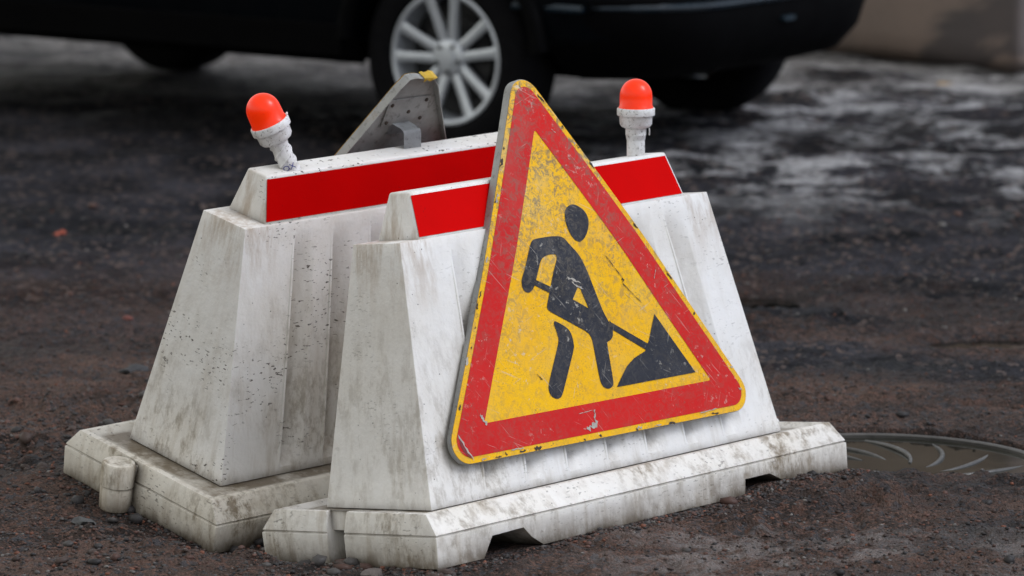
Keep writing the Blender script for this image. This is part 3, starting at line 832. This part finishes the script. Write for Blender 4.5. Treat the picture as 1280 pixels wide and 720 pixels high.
# dark chips: gouges in the yellow
for p0, p1, w, sd in (((.112, .400), (.150, .345), .0022, 21), ((.150, .345), (.152, .335), .005, 22), ((.145, .335), (.195, .280), .0020, 23), ((-.175, .165), (-.160, .150), .003, 24)):
    bm = bmesh.new(); sheet(bm, jag(p0, p1, w, sd), (), -.0016); bend_mesh(bm); obj('gouge', bm, M['hole'], sign)
# steel tray behind: returned edge 24 mm deep
def tray(parent, mat, depth=.024, bend=BEND, front=.0009, rim=.0045):
    bm = bmesh.new()
    o0 = tri_round(0, RO, 12)
    L = len(o0)
    def ring(off_t, y): return [bm.verts.new((u * S, y, w * S)) for u, w in tri_round(off_t, max(.004, RO - off_t), 12)]
    r = [ring(.0035, front - .0006 + .001), ring(.0008, front + .0006), ring(0, front + .003), ring(0, depth), ring(.0022, depth), ring(.0022, front + .003)]
    for p, q in zip(r, r[1:]):
        for i in range(L):
            j = (i + 1) % L; bm.faces.new((p[i], q[i], q[j], p[j]))
    bm.faces.new(r[-1])
    bmesh.ops.triangulate(bm, faces=[f for f in bm.faces if len(f.verts) > 4])
    bend_mesh(bm, bend)
    return obj('steel_tray', bm, mat, parent, 40)
tr = tray(sign, M['zinc'], .022)
for v in tr.data.vertices:
    if v.co.y > .006: v.co.y = .004 + (v.co.y - .004) * (.38 + .62 * min(1, max(0, v.co.z / .55)))
bm = bmesh.new()                              # hanger strap over the rail, hidden behind the sign
box(bm, -.03, .03, .025, .028, .30, .62); box(bm, -.03, .03, .028, .16, .560, .563)
obj('hanger_strap', bm, M['zinc_light'], sign)

# second triangle: hangs on the far side of the rear barrier, we see its bare steel back
lean = R(18)
MB2 = PB @ Matrix.Translation((.062, .078, LZ[6])) @ Matrix.Rotation(lean, 4, 'X') @ Matrix.Rotation(math.pi, 4, 'Z') @ Matrix.Translation((0, 0, -(H3 * S - .258)))
bsign = empty('back_turned_sign', MB2)
tag(bsign, 'grey steel back of a triangle sign hooked over the rear barrier below the car wheel', 'road sign')
def blunt(o, lim):
    for v in o.data.vertices:
        if v.co.z > lim: v.co.z = lim + (v.co.z - lim) * .08 + .004 * math.sin(v.co.x * 60)
TOPZ = H3 * S - .080
blunt(tray(bsign, M['zinc'], .024, 0.0), TOPZ)
bm = bmesh.new(); sheet(bm, tri_round(.0012, RO), (), -.0004); bend_mesh(bm, 0); blunt(obj('face_sheet', bm, M['yellow'], bsign), TOPZ)
bm = bmesh.new(); sheet(bm, tri_round(.0150, RO - .012), [tri_round(.081, .004, 3)], -.0016); bend_mesh(bm, 0); blunt(obj('red_border', bm, M['red'], bsign), TOPZ)
zt = H3 * S
def slab(name, x0, x1, y0, y1, z0, z1, mat, bev=.0012):
    bm = bmesh.new(); box(bm, x0, x1, y0, y1, z0, z1); o = obj(name, bm, mat)
    bake(o, (), (), bev, 2); o.parent = bsign; return o
slab('fixing_plate', -.068, .058, .0045, .0080, zt - .214, zt - .142, M['zinc'])
for x, z in ((-.056, -.152), (.046, -.156), (-.056, -.202), (.046, -.204), (-.012, -.180)):
    bm = bmesh.new(); lathe(bm, [(.0046, .0), (.0046, .0022), (.002, .0036)], 12, Matrix.Translation((x, .0080, zt + z)) @ Matrix.Rotation(R(-90), 4, 'X'))
    obj('rivet', bm, M['hole'], bsign, 40)
bm = bmesh.new()                              # bent strap: out from the plate, then down on to the rail
inv = MB2.inverted() @ PB
path = []
for yy, zz in ((.074, .014), (.0650, .040), (.060, .045), (.022, .041), (.015, .038), (.011, .031), (.005, -.006)):
    q = inv @ Vector((.05, yy, LZ[6] + zz)); path.append((q.y + (.004 if zz < .042 and yy > .05 else 0), q.z - zt))
w = .026; th = .004
fr = []
for i, (yy, zz) in enumerate(path):
    fr.append([bm.verts.new((x, yy, zt + zz)) for x in (-w, -w * .5, w * .5, w)])
for p, q in zip(fr, fr[1:]):
    for i in range(3): bm.faces.new((p[i], p[i + 1], q[i + 1], q[i]))
bmesh.ops.solidify(bm, geom=bm.faces[:], thickness=th)
bmesh.ops.recalc_face_normals(bm, faces=bm.faces)
obj('hook_strap', bm, M['zinc_light'], bsign, 30)
bm = bmesh.new()                              # yellow sheeting folded over the bent tip
pts = [(-.006 - .0070 * k, TOPZ + .0045 + .002 * math.sin(k * 1.9)) for k in range(7)]
p0 = [bm.verts.new((x, .001, z)) for x, z in pts]; p1 = [bm.verts.new((x * .95, .0262 + .003 * math.sin(i * 2.1), z - .001)) for i, (x, z) in enumerate(pts)]
p2 = [bm.verts.new((x * .75, .0268, z - .008 - .004 * math.sin(i * 1.7 + 1))) for i, (x, z) in enumerate(pts)]
for a_, b_ in ((p0, p1), (p1, p2)):
    for i in range(6): bm.faces.new((a_[i], a_[i + 1], b_[i + 1], b_[i]))
obj('folded_tip', bm, M['yellow_flange'], bsign, 40)

# ------------------------------------------------------------------ manhole cover, half under a puddle
mh = empty('manhole_cover', Matrix.Translation((MH[0], MH[1], 0)))
tag(mh, 'round cast iron manhole cover half sunk in a puddle beside the front barrier', 'manhole cover')
bm = bmesh.new()
lathe(bm, [(MHR - .016, -.035), (MHR - .016, -.006), (MHR - .012, -.003), (MHR - .002, -.003), (MHR + .003, -.007), (MHR + .003, -.035)], 96, cap=False)
obj('frame', bm, M['iron_rib'], mh, 40)
bm = bmesh.new(); lathe(bm, [(MHR - .02, -.045), (MHR - .02, -.020), (.02, -.019)], 96); obj('lid', bm, M['iron'], mh, 30)
for k in range(14):
    a0 = 2 * math.pi * k / 14 + .12; pts = []
    for i in range(14):
        t = i / 13; r = .13 + .235 * t; a = a0 + .9 * (t - .2) * (1 - .25 * t)
        pts.append((r * math.cos(a), r * math.sin(a), -.0178 + .0012 * (k * 7 % 5) * .9 + .0042 * math.sin(math.pi * t)))
    bm = bmesh.new(); tube(bm, pts, [.002 + .0045 * math.sin(math.pi * (.12 + .76 * i / 13)) for i in range(14)], 8)
    obj('raised_rib', bm, M['iron_rib'], mh, 60)

# ------------------------------------------------------------------ dark car
yc = 0.62286; fw = Vector((math.cos(yc), -math.sin(yc), 0)); nn = Vector((math.sin(yc), math.cos(yc), 0))
c0 = Vector((-.24436, 15.3585, 0))
org = c0 + nn * .90 - fw * 1.325
MC = Matrix.Translation(org) @ Matrix.Rotation(-yc, 4, 'Z')
car = empty('parked_car', MC @ Matrix.Translation((0, 0, .055))); tag(car, 'black car with silver five spoke alloy wheels parked behind the barriers', 'car')
def outline(xf, xr, hw, rf, rr, z, n=9, tf=0.):
    """plan outline with rounded corners; tf pulls the nose corners back"""
    pts = []
    for cx, cy, r, a0 in ((xf - rf, hw - rf * .8, rf, 0), (xr + rr, hw - rr * .8, rr, 90), (xr + rr, -hw + rr * .8, rr, 180), (xf - rf, -hw + rf * .8, rf, 270)):
        for k in range(n):
            a = R(a0 + 90 * k / (n - 1)); pts.append((cx + r * math.cos(a), cy + r * .8 * math.sin(a), z))
    return pts
bm = bmesh.new()
lv = [(2.02, -2.02, .82, .40, .35, .33), (2.10, -2.10, .905, .50, .40, .40), (2.14, -2.16, .925, .55, .42, .52), (2.15, -2.17, .93, .58, .42, .66), (2.10, -2.16, .93, .60, .42, .80), (2.02, -2.13, .915, .62, .42, .93), (1.88, -2.08, .88, .6, .4, 1.02), (1.60, -2.0, .82, .5, .4, 1.06)]
loft(bm, [outline(*l) for l in lv]); bmesh.ops.recalc_face_normals(bm, faces=bm.faces)
o = obj('body', bm, M['paint'])
cuts = []
for ax in (1.325, -1.325):
    for s in (-1, 1):
        cb = bmesh.new(); lathe(cb, [(.415, 0), (.415, .42)], 40, Matrix.Translation((ax, s * .62, .325)) @ Matrix.Rotation(R(-90 * s), 4, 'X')); cuts.append(tmp_obj(cb))
bake(o, cuts, (), 0); o.parent = car
bm = bmesh.new()                              # cabin
gv = [(.95, -1.95, .80, .25, .25, 1.03), (.62, -1.86, .74, .22, .22, 1.30), (.28, -1.72, .66, .2, .2, 1.56), (.12, -1.60, .58, .2, .2, 1.62), (-.1, -1.4, .45, .2, .2, 1.65)]
loft(bm, [outline(*l) for l in gv]); obj('roof_cabin', bm, M['paint'], car, 40)
for s in (-1, 1):                             # side windows
    for xa, xb, xc, xd in ((.78, .38, -.30, -.30), (-.38, -.38, -1.15, -1.15), (-1.23, -1.23, -1.72, -1.60)):
        bm = bmesh.new(); q = [(xa if xa > .5 else xa, s * .800, 1.09), (xc, s * .800, 1.09), (xd, s * .700, 1.48), (xb, s * .700, 1.48)]
        q[0] = (xa, s * .800, 1.09)
        bm.faces.new([bm.verts.new(p) for p in q]); bmesh.ops.solidify(bm, geom=bm.faces[:], thickness=.012); obj('window', bm, M['glass_dark'], car)
bm = bmesh.new(); bm.faces.new([bm.verts.new(p) for p in ((.965, -.68, 1.08), (.965, .68, 1.08), (.40, .58, 1.50), (.40, -.58, 1.50))])
bmesh.ops.solidify(bm, geom=bm.faces[:], thickness=.012); obj('windscreen', bm, M['glass_dark'], car)
for s in (-1, 1):                             # sills, arch flares, mirrors, doors handles
    bm = bmesh.new(); loft(bm, [[(-.90, s * .80, .25), (.90, s * .80, .25), (.90, s * .80, .42), (-.90, s * .80, .42)], [(-.88, s * .925, .29), (.88, s * .925, .29), (.90, s * .945, .40), (-.90, s * .945, .40)]])
    bmesh.ops.recalc_face_normals(bm, faces=bm.faces); obj('sill', bm, M['trim'], car)
    for ax in (1.325, -1.325):
        bm = bmesh.new(); tube(bm, [(ax + .43 * math.cos(a), s * .915, .325 + .43 * math.sin(a)) for a in np.linspace(R(4), R(176), 24)], .032, 8)
        obj('arch_flare', bm, M['trim'], car, 60)
    bm = bmesh.new(); lathe(bm, [(.01, -.06), (.075, -.05), (.085, 0), (.075, .05), (.01, .07)], 16, Matrix.Translation((.66, s * 1.0, 1.10)) @ Matrix.Rotation(R(90), 4, 'Y')); obj('mirror', bm, M['paint'], car, 60)
    for x in (-.1, -1.0):
        bm = bmesh.new(); tube(bm, [(x - .09, s * .93, .86), (x - .08, s * .955, .87), (x + .08, s * .955, .87), (x + .09, s * .93, .86)], .012, 8); obj('door_handle', bm, M['paint'], car, 60)
    bm = bmesh.new(); loft(bm, [[(1.93, s * .52, .74), (1.80, s * .90, .76), (1.78, s * .90, .88), (1.90, s * .52, .86)], [(2.12, s * .52, .74), (1.90, s * .90, .76), (1.86, s * .89, .88), (2.06, s * .52, .86)]])
    bmesh.ops.recalc_face_normals(bm, faces=bm.faces); obj('headlight', bm, M['lamp_glass'], car, 30)
bm = bmesh.new()                              # front bumper with lower valance
loft(bm, [outline(1.98, 1.55, .66, .40, .02, .235), outline(2.12, 1.55, .78, .50, .02, .275), outline(2.19, 1.55, .86, .58, .02, .36), outline(2.21, 1.55, .90, .60, .02, .46), outline(2.20, 1.55, .91, .60, .02, .54), outline(2.15, 1.55, .90, .58, .02, .565)])
bmesh.ops.recalc_face_normals(bm, faces=bm.faces)
o = obj('front_bumper', bm, M['trim'])
cuts = []
for s in (-1, 1):
    cb = bmesh.new(); lathe(cb, [(.425, 0), (.425, .5)], 40, Matrix.Translation((1.325, s * .60, .325)) @ Matrix.Rotation(R(-90 * s), 4, 'X')); cuts.append(tmp_obj(cb))
bake(o, cuts, (), 0); o.parent = car
bm = bmesh.new()                              # narrow lip above the bumper slots, blue highlight put into its colour
loft(bm, [outline(2.215, 1.9, .895, .60, .02, .50), outline(2.222, 1.9, .900, .60, .02, .512), outline(2.205, 1.9, .89, .58, .02, .524)])
bmesh.ops.recalc_face_normals(bm, faces=bm.faces); obj('bumper_lip', bm, mat_simple('lip_highlight', (.012, .024, .036), .3, 0, .3), car, 40)
for y in (-.42, -.30, -.02, .28):                 # parking sensors and slots in the bumper, small glints painted as lighter blue
    bm = bmesh.new(); box(bm, 2.17, 2.222 - .04 * (abs(y) > .25), y - .035, y + .035, .425, .440); obj('bumper_slot', bm, mat_simple('slot_glint', (.014, .028, .04), .3), car)
bm = bmesh.new(); loft(bm, [outline(-2.0, -2.12, .70, .03, .02, .26), outline(-1.95, -2.22, .90, .03, .05, .36), outline(-1.95, -2.22, .91, .03, .05, .56)]); bmesh.ops.recalc_face_normals(bm, faces=bm.faces); obj('rear_bumper', bm, M['trim'], car)
bm = bmesh.new()                              # underbody: floor pan, axles, exhaust
box(bm, -1.95, 1.9, -.60, .60, .26, .36); box(bm, -.88, .88, -.82, .82, .262, .358)
tube(bm, [(1.325, -.72, .34), (1.325, .72, .34)], .05, 10); tube(bm, [(-1.325, -.72, .34), (-1.325, .72, .34)], .06, 10)
lathe(bm, [(.02, -.12), (.12, -.06), (.12, .06), (.02, .12)], 16, Matrix.Translation((-1.325, 0, .32)))
tube(bm, [(1.0, .2, .24), (-1.2, .25, .24), (-2.15, .45, .27)], .035, 10)
obj('underbody', bm, M['trim'], car, 40)

def build_wheel(ax, s, phase):
    T = Matrix.Translation((ax, s * .90, .305)) @ Matrix.Rotation(R(90) if s < 0 else R(-90), 4, 'X')   # local z = outward
    w = empty('wheel'); w.parent = car; w.matrix_parent_inverse = Matrix.Identity(4); w.matrix_basis = T
    bm = bmesh.new()
    lathe(bm, [(.232, -.215), (.30, -.228), (.340, -.215), (.358, -.19), (.362, -.115), (.358, -.04), (.343, -.012), (.305, .0), (.262, -.002), (.240, -.010), (.232, -.022)], 64, cap=False)
    bm.normal_update()
    obj('tyre', bm, M['rubber'], w, 50)
    bm = bmesh.new()
    lathe(bm, [(.216, -.20), (.218, -.03), (.222, -.012), (.232, -.008), (.240, -.012), (.240, -.03)], 64, cap=False)
    # five twin spokes
    for k in range(5):
        base = R(phase + 72 * k)
        for d in (-1, 1):
            def P(r, off, zz):
                return Vector((r * math.cos(base) - off * math.sin(base), r * math.sin(base) + off * math.cos(base), zz))
            secs = []
            for r, off, wd, zt_, th in ((.045, .018, .018, -.034, .03), (.085, .024, .0180, -.028, .03), (.14, .037, .0175, -.022, .026), (.19, .050, .019, -.016, .022), (.222, .058, .024, -.013, .018)):
                o_ = d * off
                secs.append([P(r, o_ - wd, zt_ - .004), P(r, o_ - wd * .55, zt_), P(r, o_ + wd * .55, zt_), P(r, o_ + wd, zt_ - .004), P(r, o_ + wd * .8, zt_ - th), P(r, o_ - wd * .8, zt_ - th)])
            loft(bm, secs)
    bmesh.ops.recalc_face_normals(bm, faces=bm.faces)
    obj('rim', bm, M['alloy'], w, 40)
    bm = bmesh.new(); lathe(bm, [(.068, -.06), (.066, -.030), (.058, -.024), (.034, -.024), (.032, -.018), (.001, -.016)], 32); obj('hub_cap', bm, M['alloy'], w, 40)
    for k in range(5):
        a = R(phase + 36 + 72 * k); bm = bmesh.new(); lathe(bm, [(.0085, -.03), (.0085, -.019), (.004, -.0175)], 10, Matrix.Translation((.050 * math.cos(a), .050 * math.sin(a), 0))); obj('wheel_nut', bm, M['alloy_dark'], w, 40)
    bm = bmesh.new(); lathe(bm, [(.215, -.12), (.215, -.115), (.001, -.110)], 40); lathe(bm, [(.15, -.095), (.15, -.085), (.05, -.08)], 40); obj('brake_disc', bm, M['alloy_dark'], w, 40)
build_wheel(1.325, -1, 95); build_wheel(1.325, 1, 30); build_wheel(-1.325, -1, 60); build_wheel(-1.325, 1, 10)

# ------------------------------------------------------------------ beige concrete block at the back right
def block(x0, y0, x1, y1, dep, h, label, seed):
    L = math.hypot(x1 - x0, y1 - y0); ang = math.atan2(y1 - y0, x1 - x0)
    bm = bmesh.new()
    loft(bm, [rect(L / 2 - .10, dep / 2 - .10, 0, L / 2, dep / 2), rect(L / 2 - .03, dep / 2 - .03, .06, L / 2, dep / 2), rect(L / 2, dep / 2, .16, L / 2, dep / 2), rect(L / 2 - .03, dep / 2 - .03, h, L / 2, dep / 2)])
    bmesh.ops.recalc_face_normals(bm, faces=bm.faces)
    o = obj('concrete_block', bm, M['concrete']); bake(o, (), (), .03, 4)
    o.data = o.data; o.matrix_world = Matrix.Translation((x0, y0, -.02)) @ Matrix.Rotation(ang, 4, 'Z')
    tag(o, label, 'concrete block')
block(.98, 19.25, 2.10, 18.02, .5, 2.1, 'beige concrete block with a dark stain, beside the nose of the car', 1)
# ------------------------------------------------------------------ camera, light, world
cam = bpy.data.cameras.new('camera'); co = bpy.data.objects.new('camera', cam); col.objects.link(co)
co.location = (0, 0, 2.01964); co.rotation_euler = (math.pi / 2 - .160291, 0, 0)
cam.sensor_width = 36; cam.lens = 5435.886 / 1280 * 36; cam.clip_end = 2000; cam.clip_start = .1
cam.dof.use_dof = True; cam.dof.focus_distance = 9.45; cam.dof.aperture_fstop = 4.0
scene.camera = co
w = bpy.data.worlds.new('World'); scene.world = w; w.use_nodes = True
nt = w.node_tree; nt.nodes.clear()
sky = nt.nodes.new('ShaderNodeTexSky'); sky.sky_type = 'NISHITA'; sky.sun_disc = False
EL, AZ = 46, 74        # sun high, off to the right and a little behind the viewer
sky.sun_elevation = R(EL); sky.sun_rotation = R(90 + AZ); sky.dust_density = 4; sky.air_density = 1; sky.ozone_density = 1
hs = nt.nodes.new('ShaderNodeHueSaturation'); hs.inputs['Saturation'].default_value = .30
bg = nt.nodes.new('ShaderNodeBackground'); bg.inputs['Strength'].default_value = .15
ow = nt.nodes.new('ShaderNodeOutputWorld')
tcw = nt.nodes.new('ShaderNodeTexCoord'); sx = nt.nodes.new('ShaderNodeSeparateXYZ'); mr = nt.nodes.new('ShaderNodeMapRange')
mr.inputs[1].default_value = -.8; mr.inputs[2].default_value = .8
tint = nt.nodes.new('ShaderNodeMix'); tint.data_type = 'RGBA'      # added fill tint: sky boosted warm on the left, cut cooler on the right
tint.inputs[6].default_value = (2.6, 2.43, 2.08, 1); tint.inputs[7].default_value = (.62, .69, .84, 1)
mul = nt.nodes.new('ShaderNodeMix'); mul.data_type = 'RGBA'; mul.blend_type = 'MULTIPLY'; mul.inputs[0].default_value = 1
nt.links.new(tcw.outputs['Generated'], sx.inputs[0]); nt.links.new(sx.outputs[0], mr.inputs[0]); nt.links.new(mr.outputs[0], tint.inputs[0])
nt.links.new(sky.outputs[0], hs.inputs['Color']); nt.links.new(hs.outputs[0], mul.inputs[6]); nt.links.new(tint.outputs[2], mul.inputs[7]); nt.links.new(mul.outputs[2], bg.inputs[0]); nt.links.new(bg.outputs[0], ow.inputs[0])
sl = bpy.data.lights.new('sun', 'SUN'); sl.energy = .70; sl.angle = R(18); sl.color = (.96, .98, 1)
so = bpy.data.objects.new('sun', sl); col.objects.link(so)
# direction towards the sun: right (+x) and slightly towards the viewer (-y)
az = R(AZ); d = Vector((math.sin(az) * math.cos(R(EL)), -math.cos(az) * math.cos(R(EL)), math.sin(R(EL))))
so.rotation_euler = d.to_track_quat('Z', 'Y').to_euler()
sky.sun_rotation = math.atan2(d.x, d.y)
scene.view_settings.view_transform = 'Standard'; scene.view_settings.look = 'None'; scene.view_settings.exposure = 0
scene.render.resolution_x = 1024; scene.render.resolution_y = 576
